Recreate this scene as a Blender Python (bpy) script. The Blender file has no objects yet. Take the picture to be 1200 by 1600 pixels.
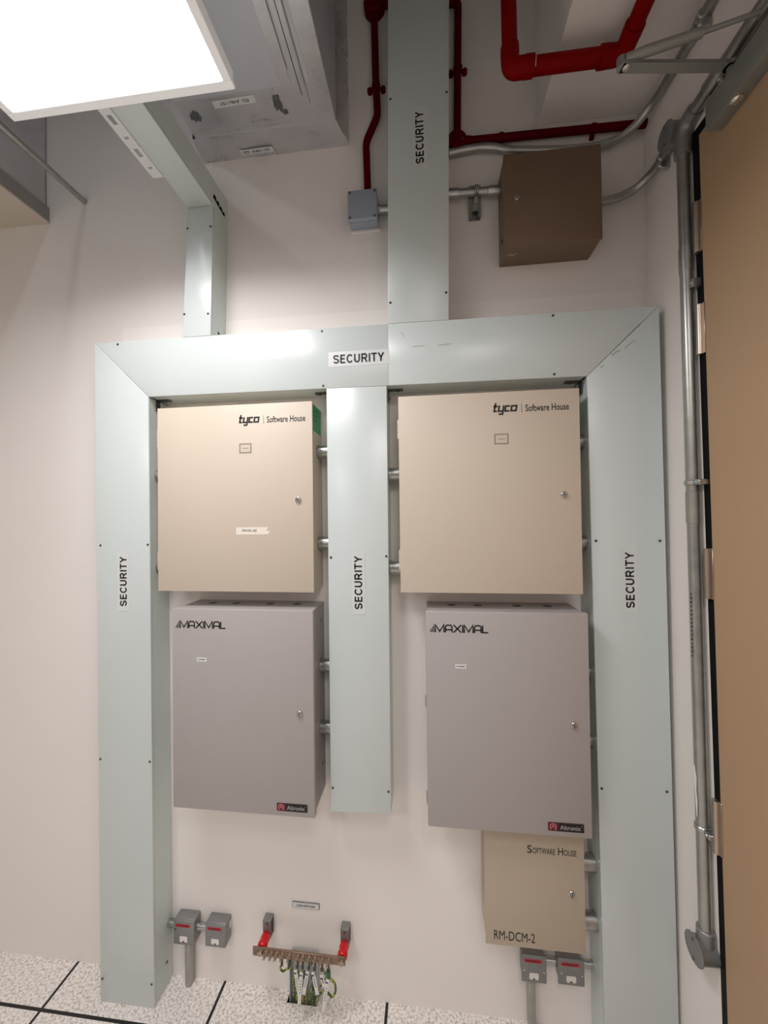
import bpy, bmesh, math, random
from mathutils import Vector, Matrix
random.seed(7)
S = bpy.context.scene
C = S.collection

# ------------------------------------------------------------------ camera, world, lights, exposure
cam_d = bpy.data.cameras.new('camera')
cam = bpy.data.objects.new('camera', cam_d); C.objects.link(cam); S.camera = cam
cam_d.sensor_fit = 'VERTICAL'; cam_d.sensor_height = 32.0; cam_d.sensor_width = 24.0
cam_d.lens = 587.6568 / 1600.0 * 32.0
cam_d.clip_start = 0.01; cam_d.clip_end = 50
def cam_axes(yaw, pitch, roll):
    f = Vector((-math.sin(yaw)*math.cos(pitch), math.cos(yaw)*math.cos(pitch), math.sin(pitch)))
    r = Vector((math.cos(yaw), math.sin(yaw), 0)); u = r.cross(f)
    return math.cos(roll)*r + math.sin(roll)*u, -math.sin(roll)*r + math.cos(roll)*u, f
_r, _u, _f = cam_axes(0.1122, 0.0127, -0.0126)
M = Matrix((( _r.x, _u.x, -_f.x), (_r.y, _u.y, -_f.y), (_r.z, _u.z, -_f.z))).to_4x4()
M.translation = Vector((1.2022, -1.3326, 1.7053))
cam.matrix_world = M

W = bpy.data.worlds.new('world'); S.world = W; W.use_nodes = True
W.node_tree.nodes['Background'].inputs[0].default_value = (0.9, 0.95, 1.0, 1)
W.node_tree.nodes['Background'].inputs[1].default_value = 0.05
PANEL_STRENGTH = 2.6          # visible glow of the diffusers
PANEL_WATTS = 13.4            # each panel's own light
PANEL_SPREAD = 162.5
PANEL_COLOUR = (1.0, 0.975, 0.985)
FILL_BATTEN_STRENGTH = 13.0  # added fill batten, upper left
FILL_BATTEN_COLOUR = (0.86, 0.93, 1.0)
S.view_settings.view_transform = 'Standard'; S.view_settings.look = 'None'
S.view_settings.gamma = 1.0; S.view_settings.use_curve_mapping = False
S.view_settings.exposure = 0.0

# ------------------------------------------------------------------ materials
def lin(c):
    return tuple(((v/255)/12.92 if v/255 <= .04045 else ((v/255+.055)/1.055)**2.4) for v in c) + (1,)
def mat(name, rgb, rough=.5, metal=0.0, mottle=0.0, mscale=6.0, bump=0.0, bscale=200.0, rvar=0.0, spec=.5, detail=3):
    m = bpy.data.materials.new(name); m.use_nodes = True
    nt = m.node_tree; b = nt.nodes['Principled BSDF']
    b.inputs['Base Color'].default_value = lin(rgb); b.inputs['Roughness'].default_value = rough
    b.inputs['Metallic'].default_value = metal; b.inputs['Specular IOR Level'].default_value = spec
    tc = nt.nodes.new('ShaderNodeTexCoord')
    if mottle or rvar:
        n = nt.nodes.new('ShaderNodeTexNoise'); n.inputs['Scale'].default_value = mscale; n.inputs['Detail'].default_value = detail
        nt.links.new(tc.outputs['Object'], n.inputs['Vector'])
        if mottle:
            mr = nt.nodes.new('ShaderNodeMapRange'); mr.inputs['From Min'].default_value = .3; mr.inputs['From Max'].default_value = .7
            mr.inputs['To Min'].default_value = 1-mottle; mr.inputs['To Max'].default_value = 1+mottle*.4
            nt.links.new(n.outputs['Fac'], mr.inputs['Value'])
            mx = nt.nodes.new('ShaderNodeVectorMath'); mx.operation = 'SCALE'; mx.inputs[0].default_value = lin(rgb)[:3]
            nt.links.new(mr.outputs[0], mx.inputs['Scale']); nt.links.new(mx.outputs[0], b.inputs['Base Color'])
        if rvar:
            mr2 = nt.nodes.new('ShaderNodeMapRange'); mr2.inputs['From Min'].default_value = .3; mr2.inputs['From Max'].default_value = .7
            mr2.inputs['To Min'].default_value = max(.02, rough-rvar); mr2.inputs['To Max'].default_value = rough+rvar
            nt.links.new(n.outputs['Fac'], mr2.inputs['Value']); nt.links.new(mr2.outputs[0], b.inputs['Roughness'])
    if bump:
        n2 = nt.nodes.new('ShaderNodeTexNoise'); n2.inputs['Scale'].default_value = bscale; n2.inputs['Detail'].default_value = 3
        nt.links.new(tc.outputs['Object'], n2.inputs['Vector'])
        bp = nt.nodes.new('ShaderNodeBump'); bp.inputs['Strength'].default_value = bump; bp.inputs['Distance'].default_value = .002
        nt.links.new(n2.outputs['Fac'], bp.inputs['Height']); nt.links.new(bp.outputs[0], b.inputs['Normal'])
    return m
def emis(name, col, strength):
    m = bpy.data.materials.new(name); m.use_nodes = True
    nt = m.node_tree; b = nt.nodes['Principled BSDF']
    b.inputs['Base Color'].default_value = (.8, .8, .8, 1)
    b.inputs['Emission Color'].default_value = (*col, 1); b.inputs['Emission Strength'].default_value = strength
    return m

def wall_material():
    m = mat('wall_paint', (238, 232, 226), .75, bump=.12, bscale=90, spec=.25)
    nt = m.node_tree; b = nt.nodes['Principled BSDF']; L = nt.links
    tc = nt.nodes.new('ShaderNodeTexCoord'); sp = nt.nodes.new('ShaderNodeSeparateXYZ'); L.new(tc.outputs['Object'], sp.inputs[0])
    # repainted lighter patch around the trunking (x .04..1.925, z below 2.45)
    def step(sock, lo, rev=False):
        q = nt.nodes.new('ShaderNodeMath'); q.operation = 'LESS_THAN' if rev else 'GREATER_THAN'
        L.new(sock, q.inputs[0]); q.inputs[1].default_value = lo; return q.outputs[0]
    def mul(a, c):
        q = nt.nodes.new('ShaderNodeMath'); q.operation = 'MULTIPLY'; L.new(a, q.inputs[0]); L.new(c, q.inputs[1]); return q.outputs[0]
    p = mul(mul(step(sp.outputs['Z'], 2.449, True), step(sp.outputs['X'], .04)), step(sp.outputs['X'], 1.925, True))
    n = nt.nodes.new('ShaderNodeTexNoise'); n.inputs['Scale'].default_value = 1.7; n.inputs['Detail'].default_value = 4
    L.new(tc.outputs['Object'], n.inputs['Vector'])
    mr = nt.nodes.new('ShaderNodeMapRange'); mr.inputs['To Min'].default_value = .94; mr.inputs['To Max'].default_value = 1.0
    L.new(n.outputs['Fac'], mr.inputs['Value'])
    ad = nt.nodes.new('ShaderNodeMath'); ad.operation = 'MULTIPLY_ADD'; L.new(p, ad.inputs[0]); ad.inputs[1].default_value = .05; L.new(mr.outputs[0], ad.inputs[2])
    v = nt.nodes.new('ShaderNodeVectorMath'); v.operation = 'SCALE'; v.inputs[0].default_value = lin((238, 232, 226))[:3]
    L.new(ad.outputs[0], v.inputs['Scale']); L.new(v.outputs[0], b.inputs['Base Color'])
    return m
def floor_material():
    m = mat('speckled_vinyl', (222, 217, 210), .45)
    nt = m.node_tree; b = nt.nodes['Principled BSDF']; L = nt.links
    tc = nt.nodes.new('ShaderNodeTexCoord')
    n = nt.nodes.new('ShaderNodeTexNoise'); n.inputs['Scale'].default_value = 120; n.inputs['Detail'].default_value = 3.0
    L.new(tc.outputs['Object'], n.inputs['Vector'])
    r = nt.nodes.new('ShaderNodeValToRGB'); e = r.color_ramp.elements
    e[0].position = .32; e[0].color = lin((178, 169, 161)); e[1].position = .56; e[1].color = lin((238, 232, 226))
    L.new(n.outputs['Fac'], r.inputs[0])
    # black seams of the 600 mm raised floor panels
    sp = nt.nodes.new('ShaderNodeSeparateXYZ'); L.new(tc.outputs['Object'], sp.inputs[0])
    def seam(sock, off):
        a = nt.nodes.new('ShaderNodeMath'); a.operation = 'ADD'; L.new(sock, a.inputs[0]); a.inputs[1].default_value = off + 6.0 + .3
        q = nt.nodes.new('ShaderNodeMath'); q.operation = 'MODULO'; L.new(a.outputs[0], q.inputs[0]); q.inputs[1].default_value = .6
        d = nt.nodes.new('ShaderNodeMath'); d.operation = 'SUBTRACT'; L.new(q.outputs[0], d.inputs[0]); d.inputs[1].default_value = .3
        ab = nt.nodes.new('ShaderNodeMath'); ab.operation = 'ABSOLUTE'; L.new(d.outputs[0], ab.inputs[0])
        lt = nt.nodes.new('ShaderNodeMath'); lt.operation = 'LESS_THAN'; L.new(ab.outputs[0], lt.inputs[0]); lt.inputs[1].default_value = .0050
        return lt.outputs[0]
    mx = nt.nodes.new('ShaderNodeMath'); mx.operation = 'MAXIMUM'
    L.new(seam(sp.outputs['X'], .1585), mx.inputs[0]); L.new(seam(sp.outputs['Y'], .1433), mx.inputs[1])
    mixc = nt.nodes.new('ShaderNodeMix'); mixc.data_type = 'RGBA'
    L.new(mx.outputs[0], mixc.inputs['Factor']); L.new(r.outputs[0], mixc.inputs['A']); mixc.inputs['B'].default_value = (.008, .008, .009, 1)
    L.new(mixc.outputs['Result'], b.inputs['Base Color'])
    return m
def wire_material():
    m = mat('green_yellow_wire', (60, 110, 50), .45)
    nt = m.node_tree; b = nt.nodes['Principled BSDF']; L = nt.links
    tc = nt.nodes.new('ShaderNodeTexCoord'); w = nt.nodes.new('ShaderNodeTexNoise'); w.inputs['Scale'].default_value = 90
    L.new(tc.outputs['Object'], w.inputs['Vector'])
    r = nt.nodes.new('ShaderNodeValToRGB'); r.color_ramp.interpolation = 'CONSTANT'; e = r.color_ramp.elements
    e[0].color = lin((58, 92, 50)); e[1].position = .5; e[1].color = lin((176, 166, 74)); L.new(w.outputs['Fac'], r.inputs[0]); L.new(r.outputs[0], b.inputs['Base Color'])
    return m

m_wall = wall_material(); m_floor = floor_material()
m_ceil = mat('ceiling_paint', (140, 138, 136), .85, spec=.2)
m_trunk = mat('pale_green_powder_coat', (206, 214, 212), .25, mottle=.01, mscale=3, rvar=.02, bump=.025, bscale=60)
m_trunk_in = mat('pale_green_side', (204, 213, 209), .38)
m_screw = mat('dark_screw', (85, 85, 82), .4, .8)
m_hole = mat('black_void', (12, 12, 12), .9, spec=.1)
m_stick = mat('white_sticker', (222, 223, 223), .35)
m_clear = mat('clear_label_tape', (214, 218, 217), .3)
m_ink = mat('black_ink', (16, 15, 16), .5)
m_beige = mat('beige_enamel', (208, 195, 178), .5, bump=.08, bscale=500)
m_grey = mat('warm_grey_enamel', (172, 166, 163), .5, bump=.08, bscale=500)
m_taupe = mat('taupe_enamel', (188, 174, 155), .5, bump=.06, bscale=500)
m_brown = mat('brown_enamel', (118, 96, 78), .5, bump=.08, bscale=400)
m_chrome = mat('chrome', (215, 212, 205), .15, 1.0)
m_galv = mat('galvanised_steel', (186, 188, 186), .3, .95, mottle=.15, mscale=40, rvar=.05)
m_galvd = mat('dull_galvanised_steel', (172, 172, 167), .32, .8, mottle=.12, mscale=25, rvar=.04)
m_foil = mat('duct_foil', (205, 205, 208), .3, .6, mottle=.12, mscale=9, bump=.3, bscale=30, rvar=.05)
m_ductm = mat('duct_sheet', (206, 209, 216), .5, .3, mottle=.06, mscale=5)
m_seal = mat('dark_sealant', (105, 107, 112), .55, .3, mottle=.3, mscale=80, bump=.8, bscale=120)
m_red = mat('red_pipe_paint', (128, 1, 1), .5, spec=.08, mottle=.12, mscale=30, bump=.15, bscale=60)
m_dred = mat('dark_red_conduit_paint', (88, 0, 9), .5, spec=.05, mottle=.1, mscale=20)
m_bluegrey = mat('blue_grey_plastic', (152, 160, 172), .5)
m_cast = mat('cast_grey_metal', (140, 140, 139), .4, .45, mottle=.08, mscale=60)
m_closer = mat('closer_silver_paint', (142, 143, 137), .4, .35, mottle=.08, mscale=12)
m_door = mat('tan_door', (178, 148, 116), .5, bump=.05, bscale=300)
m_black = mat('black_frame', (14, 15, 15), .6, spec=.2)
m_hinge = mat('satin_steel_hinge', (186, 172, 158), .33, 1.0)
m_white = mat('white_plastic', (232, 232, 230), .4)
m_fuse = mat('ivory_patch', (232, 228, 222), .45)
m_redlab = mat('red_label', (190, 24, 48), .45)
m_green = mat('green_sticker', (36, 150, 92), .45)
m_redins = mat('red_insulator', (200, 14, 22), .28)
m_bar = mat('tinned_brown_bar', (150, 128, 112), .42, .75, mottle=.25, mscale=60)
m_bolt = mat('brassy_bolt', (176, 160, 142), .35, .9)
m_wire = wire_material()
m_gtape = mat('green_tape', (20, 110, 70), .4)
m_tray = mat('zinc_tray', (190, 202, 206), .4, .25, mottle=.1, mscale=40)
m_fc_under = mat('ceiling_board', (206, 197, 180), .8)
m_fc_trim = mat('pale_trim', (205, 194, 182), .6)
m_fc_side = mat('grey_trim', (150, 147, 142), .6)
m_bulk = mat('dull_brown_grey_duct', (205, 202, 202), .6, .1, mottle=.1, mscale=6)
m_lab_line = mat('label_border', (150, 140, 128), .5)
m_tape = mat('masking_tape', (234, 226, 214), .6)
m_badge_red = mat('badge_red', (92, 16, 26), .4)
m_badge_pink = mat('badge_pink', (214, 120, 130), .4)
m_badge_txt = mat('badge_silver', (176, 170, 168), .4)
m_panel = emis('light_diffuser', PANEL_COLOUR, PANEL_STRENGTH)
m_frame = mat('white_light_frame', (244, 244, 244), .45)
_fb = m_frame.node_tree.nodes['Principled BSDF']        # weak emission stands in for lamp glow on rim and housings
_fb.inputs['Emission Color'].default_value = (1, 1, 1, 1); _fb.inputs['Emission Strength'].default_value = .12

# ------------------------------------------------------------------ mesh builder
def _to_mesh_text(body, offset=0.0, shear=0.0, spacing=1.0):
    cu = bpy.data.curves.new('tmp_text', 'FONT'); cu.body = body; cu.offset = offset; cu.shear = shear; cu.space_character = spacing
    cu.resolution_u = 3
    o = bpy.data.objects.new('tmp_text', cu); C.objects.link(o)
    dg = bpy.context.evaluated_depsgraph_get(); dg.update()
    ev = o.evaluated_get(dg); me = ev.to_mesh()
    vs = [(v.co.x, v.co.y) for v in me.vertices]; fs = [tuple(p.vertices) for p in me.polygons]
    ev.to_mesh_clear(); bpy.data.objects.remove(o); bpy.data.curves.remove(cu)
    return vs, fs

class MB:
    def __init__(self, m): self.bm = bmesh.new(); self.mats = [m]; self.mi = 0
    def use(self, m):
        if m not in self.mats: self.mats.append(m)
        self.mi = self.mats.index(m); return self
    def face(self, vs, smooth=False):
        try: f = self.bm.faces.new(vs)
        except ValueError: return
        f.material_index = self.mi; f.smooth = smooth
    def polys(self, vs, fs, smooth=False):
        bv = [self.bm.verts.new(v) for v in vs]
        for f in fs: self.face([bv[i] for i in f], smooth)
        return self
    def _merge(self, t, smooth=False):
        t.verts.ensure_lookup_table(); t.normal_update()
        vs = [v.co.copy() for v in t.verts]; fs = [[v.index for v in f.verts] for f in t.faces]
        t.free(); return self.polys(vs, fs, smooth)
    def box(self, x0, x1, y0, y1, z0, z1, bev=0.0, seg=2):
        pts = [(x0, z0), (x1, z0), (x1, z1), (x0, z1)]
        return self.prism(pts, y0, y1, 'y', bev, seg)
    def prism(self, pts, a, b, axis='y', bev=0.0, seg=2):
        """pts in the two remaining axes (xz for y, yz for x, xy for z), extruded from a to b"""
        t = bmesh.new()
        def P(p, h): return {'y': (p[0], h, p[1]), 'x': (h, p[0], p[1]), 'z': (p[0], p[1], h)}[axis]
        va = [t.verts.new(P(p, a)) for p in pts]; vb = [t.verts.new(P(p, b)) for p in pts]
        n = len(pts)
        t.faces.new(va); t.faces.new(vb[::-1])
        for i in range(n): t.faces.new((va[i], vb[i], vb[(i+1) % n], va[(i+1) % n]))
        bmesh.ops.recalc_face_normals(t, faces=t.faces)
        if bev: bmesh.ops.bevel(t, geom=t.edges[:], offset=bev, segments=seg, affect='EDGES', profile=.5)
        t.verts.index_update()
        return self._merge(t)
    def cyl(self, p0, p1, r, r1=None, n=20, caps=True, smooth=True):
        p0 = Vector(p0); p1 = Vector(p1); r1 = r if r1 is None else r1
        d = (p1-p0).normalized(); a = d.orthogonal().normalized(); b = d.cross(a)
        A = [self.bm.verts.new(p0 + r*(math.cos(k*2*math.pi/n)*a + math.sin(k*2*math.pi/n)*b)) for k in range(n)]
        B = [self.bm.verts.new(p1 + r1*(math.cos(k*2*math.pi/n)*a + math.sin(k*2*math.pi/n)*b)) for k in range(n)]
        for k in range(n): self.face((A[k], A[(k+1) % n], B[(k+1) % n], B[k]), smooth)
        if caps: self.face(A[::-1]); self.face(B)
        return self
    def lathe(self, p0, d, prof, n=20):
        """prof: list of (distance along d, radius)"""
        p0 = Vector(p0); d = Vector(d).normalized(); a = d.orthogonal().normalized(); b = d.cross(a)
        rings = [[self.bm.verts.new(p0 + h*d + r*(math.cos(k*2*math.pi/n)*a + math.sin(k*2*math.pi/n)*b)) for k in range(n)] for h, r in prof]
        for A, B in zip(rings, rings[1:]):
            for k in range(n): self.face((A[k], A[(k+1) % n], B[(k+1) % n], B[k]), True)
        self.face(rings[0][::-1]); self.face(rings[-1]); return self
    def tube(self, pts, r, n=14, rad=0.0, caps=True):
        P = [Vector(p) for p in pts]
        if rad: P = fillet(P, rad)
        fr = None; rings = []
        for i, p in enumerate(P):
            if i == 0: d = (P[1]-P[0])
            elif i == len(P)-1: d = (P[-1]-P[-2])
            else: d = (P[i+1]-P[i]).normalized() + (P[i]-P[i-1]).normalized()
            d.normalize()
            a = d.orthogonal().normalized() if fr is None else (fr - fr.dot(d)*d).normalized()
            fr = a; b = d.cross(a)
            rr = r[i] if isinstance(r, (list, tuple)) else r
            rings.append([self.bm.verts.new(p + rr*(math.cos(k*2*math.pi/n)*a + math.sin(k*2*math.pi/n)*b)) for k in range(n)])
        for A, B in zip(rings, rings[1:]):
            for k in range(n): self.face((A[k], A[(k+1) % n], B[(k+1) % n], B[k]), True)
        if caps: self.face(rings[0][::-1]); self.face(rings[-1])
        return self
    def flat(self, vs, fs, o, r, u, h=0.0):
        o = Vector(o); r = Vector(r); u = Vector(u); nn = r.cross(u).normalized()*h
        return self.polys([o + x*r + y*u + nn for x, y in vs], fs)
    def text(self, body, c, w, hgt, r=(1, 0, 0), u=(0, 0, 1), bold=0.0, shear=0.0, lift=.0005, keep=False):
        """lettering fitted to a box w x hgt centred at c in the plane r,u"""
        vs, fs = _to_mesh_text(body, bold, shear)
        xs = [v[0] for v in vs]; ys = [v[1] for v in vs]
        sx = w/(max(xs)-min(xs)); sy = hgt/(max(ys)-min(ys))
        if keep: sx = sy = min(sx, sy)
        mx = (max(xs)+min(xs))/2; my = (max(ys)+min(ys))/2
        return self.flat([((x-mx)*sx, (y-my)*sy) for x, y in vs], fs, c, r, u, lift)
    def strokes(self, lines, wd, o, r, u, sx, sy, shear=0.0, lift=.0005):
        """polylines drawn as mitred ribbons; coordinates scaled by sx, sy"""
        for ln in lines:
            closed = ln[0] == ln[-1] and len(ln) > 2
            P = [Vector((p[0]*sx + p[1]*sy*shear, p[1]*sy)) for p in ln]
            if closed: P = P[:-1]
            n = len(P); Lf = []; Rt = []
            for i in range(n):
                d0 = (P[i]-P[i-1]).normalized() if (i > 0 or closed) else None
                d1 = (P[(i+1) % n]-P[i]).normalized() if (i < n-1 or closed) else None
                d0 = d0 or d1; d1 = d1 or d0
                n0 = Vector((-d0.y, d0.x)); n1 = Vector((-d1.y, d1.x)); mm = (n0+n1)
                mm = mm.normalized() if mm.length > 1e-6 else n0
                k = wd/2/max(.45, mm.dot(n0)); Lf.append(P[i]+mm*k); Rt.append(P[i]-mm*k)
            vs = [(p.x, p.y) for p in Lf+Rt]; rg = range(n if closed else n-1)
            self.flat(vs, [(n+i, n+(i+1) % n, (i+1) % n, i) for i in rg], o, r, u, lift)
        return self
    def rrect(self, c, w, h, rad, r=(1, 0, 0), u=(0, 0, 1), lift=.0004, n=5):
        vs = []
        for cx, cy, a0 in ((w/2-rad, h/2-rad, 0), (-w/2+rad, h/2-rad, 90), (-w/2+rad, -h/2+rad, 180), (w/2-rad, -h/2+rad, 270)):
            for k in range(n+1):
                a = math.radians(a0+90*k/n); vs.append((cx+rad*math.cos(a), cy+rad*math.sin(a)))
        return self.flat(vs, [tuple(range(len(vs)))], c, r, u, lift)

def fillet(P, rad, n=8):
    out = [P[0]]
    for i in range(1, len(P)-1):
        a = (P[i-1]-P[i]); b = (P[i+1]-P[i]); la = a.length; lb = b.length; a.normalize(); b.normalize()
        ang = a.angle(b)
        if ang > math.pi-.02: out.append(P[i]); continue
        t = min(rad/math.tan(ang/2), la*.49, lb*.49); rr = t*math.tan(ang/2)
        cen = P[i] + (a+b).normalized()*(rr/math.sin(ang/2))
        s = P[i]+a*t-cen; e = P[i]+b*t-cen; th = s.angle(e)
        for k in range(n+1):
            q = k/n; out.append(cen + (s*math.sin((1-q)*th)+e*math.sin(q*th))/math.sin(th))
    out.append(P[-1]); return out
def smooth_path(pts, n=8):
    P = [Vector(p) for p in pts]; P = [2*P[0]-P[1]] + P + [2*P[-1]-P[-2]]; out = []
    for i in range(1, len(P)-2):
        for k in range(n):
            t = k/n
            out.append(.5*((2*P[i]) + (P[i+1]-P[i-1])*t + (2*P[i-1]-5*P[i]+4*P[i+1]-P[i+2])*t*t + (3*P[i]-P[i-1]-3*P[i+1]+P[i+2])*t**3))
    out.append(P[-2]); return out

def wloc(o):
    v = Vector((0, 0, 0))
    while o: v += o.location; o = o.parent
    return v
def obj(name, mb, parent=None, origin=None):
    """link a builder's mesh (world coordinates) as one object; a top-level one sits at origin"""
    me = bpy.data.meshes.new(name)
    o = bpy.data.objects.new(name, me); C.objects.link(o)
    if parent is not None: o.parent = parent
    elif origin is not None: o.location = origin
    base = wloc(o)
    bmesh.ops.translate(mb.bm, verts=mb.bm.verts, vec=-base)
    mb.bm.to_mesh(me); mb.bm.free()
    me.set_sharp_from_angle(angle=math.radians(38))
    for m in mb.mats: me.materials.append(m)
    return o
def tag(o, label, cat, group=None):
    o['label'] = label; o['category'] = cat
    if group: o['group'] = group
    return o
def thing(name, loc, label, cat, group=None):
    o = bpy.data.objects.new(name, None); o.empty_display_size = .05; C.objects.link(o); o.location = loc
    return tag(o, label, cat, group)
def struct(name, mb):
    o = obj(name, mb); o['kind'] = 'structure'; return o

# ------------------------------------------------------------------ room shell
XL, XR, YF, ZC = -1.7, 1.94, -3.1, 3.9
HX0, HX1, HY0 = .690, .798, -.036
mb = MB(m_floor)
def quad(mb, x0, x1, y0, y1, z): mb.polys([(x0, y0, z), (x1, y0, z), (x1, y1, z), (x0, y1, z)], [(0, 1, 2, 3)])
quad(mb, XL, XR+.1, YF, HY0, 0); quad(mb, XL, HX0, HY0, 0, 0); quad(mb, HX1, XR+.1, HY0, 0, 0)
mb.use(m_hole)
mb.polys([(HX0, HY0, 0), (HX1, HY0, 0), (HX1, 0, 0), (HX0, 0, 0), (HX0, HY0, -.2), (HX1, HY0, -.2), (HX1, 0, -.2), (HX0, 0, -.2)],
         [(0, 4, 5, 1), (1, 5, 6, 2), (2, 6, 7, 3), (3, 7, 4, 0), (4, 7, 6, 5)])
struct('floor', mb)
mb = MB(m_wall); mb.box(XL-.1, XR+.1, 0, .1, -.2, ZC); struct('wall_back', mb)
mb = MB(m_wall); mb.box(XL-.1, XL, YF, 0, 0, ZC); struct('wall_left', mb)
mb = MB(mat('grey_partition', (150, 147, 144), .7)); mb.box(XL-.1, XR+.1, YF-.1, YF, 0, ZC); struct('wall_front', mb)
mb = MB(m_ceil); mb.box(XL-.1, XR+.1, YF-.1, .1, ZC, ZC+.1); struct('ceiling', mb)
mb = MB(m_wall)
mb.prism([(0, 0), (0, ZC), (YF, ZC), (YF, 0), (-1.235, 0), (-1.235, 2.722), (-.242, 2.722), (-.278, 0)], XR, XR+.1, 'x')
struct('wall_right', mb)
# plastered downstand over the door side
mb = MB(m_wall); mb.box(1.6, XR, YF, 0, 3.045, ZC); struct('trim_1', mb)
# dropped ceiling edge at the left
mb = MB(m_fc_under); mb.box(XL, -.325, YF, 0, 2.8955, 2.955)
mb.use(m_fc_trim); mb.box(-.325, -.2785, YF, 0, 2.8935, 2.900)
mb.use(m_fc_side); mb.box(-.325, -.2800, YF, 0, 2.900, 2.958)
struct('trim_2', mb)

# door, frame and hinges in the right wall
door = bpy.data.objects.new('door_1', None); C.objects.link(door); door.location = (XR, -.75, 0); door['kind'] = 'structure'
mb = MB(m_door); mb.prism([(-.2575, 2.708), (-.289, .006), (-1.205, .006), (-1.205, 2.708)], 1.9345, 1.978, 'x', .0015, 1)
obj('door_leaf', mb, door)
mb = MB(m_black)
mb.prism([(-.227, 2.739), (-.2675, 0), (-.2885, 0), (-.257, 2.7085), (-1.206, 2.7085), (-1.206, 0), (-1.236, 0), (-1.236, 2.739)], 1.9385, 1.99, 'x')
obj('door_frame', mb, door)
for za, zb in ((2.3987, 2.5356), (2.1254, 2.2584), (1.481, 1.6122), (.8317, .9673)):
    yc = -.2455 - (2.6-(za+zb)/2)*.0135
    mb = MB(m_hinge); L = zb-za
    cuts = (0, .2, .6, .81, 1)
    for a, b in zip(cuts, cuts[1:]):
        mb.cyl((1.9305, yc, za+a*L+.0006), (1.9305, yc, za+b*L-.0006), .0080, n=24)
    mb.cyl((1.9305, yc, za+.001), (1.9305, yc, zb-.001), .0076, n=24)
    mb.box(1.932, 1.9385, yc-.016, yc+.001, za, zb, .0006, 1)
    h = obj('hinge', mb, door); h['label'] = 'satin steel hinge'

# ------------------------------------------------------------------ ceiling light panels
def light_panel(x0, y0, label, z=2.735, wire_top=(ZC, ZC), power=1.0):
    t = thing('light_panel', (x0+.3, y0-.3, z), label, 'ceiling light')
    x1, y1 = x0+.6, y0-.6; b = .0205
    mb = MB(m_frame)
    for a in ((x0, x1, y0-b, y0), (x0, x1, y1, y1+b), (x0, x0+b, y1+b, y0-b), (x1-b, x1, y1+b, y0-b)):
        mb.box(a[0], a[1], a[2], a[3], z, z+.012, .0012, 1)
    obj('frame', mb, t)
    mb = MB(m_frame); mb.box(x0+.004, x1-.004, y1+.004, y0-.004, z+.0125, z+.04); obj('housing', mb, t)
    mb = MB(m_panel); mb.polys([(x0+b, y1+b, z+.004), (x0+b, y0-b, z+.004), (x1-b, y0-b, z+.004), (x1-b, y1+b, z+.004)], [(0, 1, 2, 3)])
    obj('diffuser', mb, t)
    ld = bpy.data.lights.new('panel_light', 'AREA'); ld.shape = 'SQUARE'; ld.size = .6-2*b; ld.energy = PANEL_WATTS*power
    ld.color = PANEL_COLOUR; ld.spread = math.radians(PANEL_SPREAD)
    lo = bpy.data.objects.new('panel_light', ld); C.objects.link(lo); lo.parent = t; lo.location = (0, 0, .0032)
    for xx in (x0+.08, x1-.02):
        mb = MB(m_galvd); mb.cyl((xx, y0-.3, z+.04), (xx, y0-.3, wire_top[0 if xx < x0+.3 else 1]), .002, n=8); obj('suspension_wire', mb, t)
    return t
light_panel(.161, -.487, 'glowing white square light panel with white frame at the top left corner', wire_top=(ZC, 3.0655), power=1.13)
light_panel(1.10, -1.43, 'glowing white square light panel above and behind the viewer', power=.6)
light_panel(1.10, -2.42, 'added unseen white square fill panel at the far back right of the room', power=.2)  # unseen panel added as weak fill from behind
light_panel(-.60, -2.42, 'added unseen white square fill panel at the far back left of the room', power=1.3)  # unseen panel added as fill for the lower fronts and side wall
# unseen cool batten, added to brighten the upper left wall
t = thing('added_fill_batten', (-.06, -1.4, 3.38), 'added unseen cool white fill batten hung in the services void above the left', 'ceiling light')
mb = MB(m_frame); mb.box(-.09, -.03, -2.0, -.8, 3.385, 3.43, .003, 2); obj('housing', mb, t)
mb = MB(emis('fill_batten_diffuser', FILL_BATTEN_COLOUR, FILL_BATTEN_STRENGTH)); mb.cyl((-.06, -1.99, 3.375), (-.06, -.81, 3.375), .022, n=16); obj('diffuser', mb, t)
for yy in (-1.8, -1.0):
    mb = MB(m_galvd); mb.cyl((-.06, yy, 3.43), (-.06, yy, ZC), .004, n=8); obj('hanger_rod', mb, t)

# ------------------------------------------------------------------ trunking
D = .1
def dome(mb, p, d, r=.0042, h=.0028):
    mb.lathe(p, d, [(0, r), (h*.5, r*.92), (h, r*.55)], 10)
def _ell(cx, cy, rx, ry, a0, a1, n=14):
    return [(cx+rx*math.cos(math.radians(a0+(a1-a0)*k/n)), cy+ry*math.sin(math.radians(a0+(a1-a0)*k/n))) for k in range(n+1)]
BOLD = {'S': (.68, [_ell(.33, .715, .245, .205, 12, 238) + _ell(.34, .285, .255, .205, 62, -168)]),
        'E': (.60, [[(.085, 0), (.085, 1)], [(.085, .92), (.56, .92)], [(.085, .52), (.52, .52)], [(.085, .08), (.58, .08)]]),
        'C': (.74, [_ell(.385, .5, .30, .425, 38, 322, 22)]),
        'U': (.70, [[(.085, 1), (.085, .36)] + _ell(.335, .36, .25, .285, 180, 360) + [(.585, 1)]]),
        'R': (.72, [[(.085, 0), (.085, 1)], [(.085, .92), (.40, .92)] + _ell(.40, .695, .195, .225, 90, -90) + [(.085, .47)], [(.36, .47), (.45, .36), (.63, 0)]]),
        'I': (.17, [[(.085, 0), (.085, 1)]]),
        'T': (.62, [[(0, .92), (.62, .92)], [(.31, 0), (.31, .92)]]),
        'Y': (.68, [[(.05, 1), (.34, .45), (.63, 1)], [(.34, 0), (.34, .48)]])}
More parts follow.
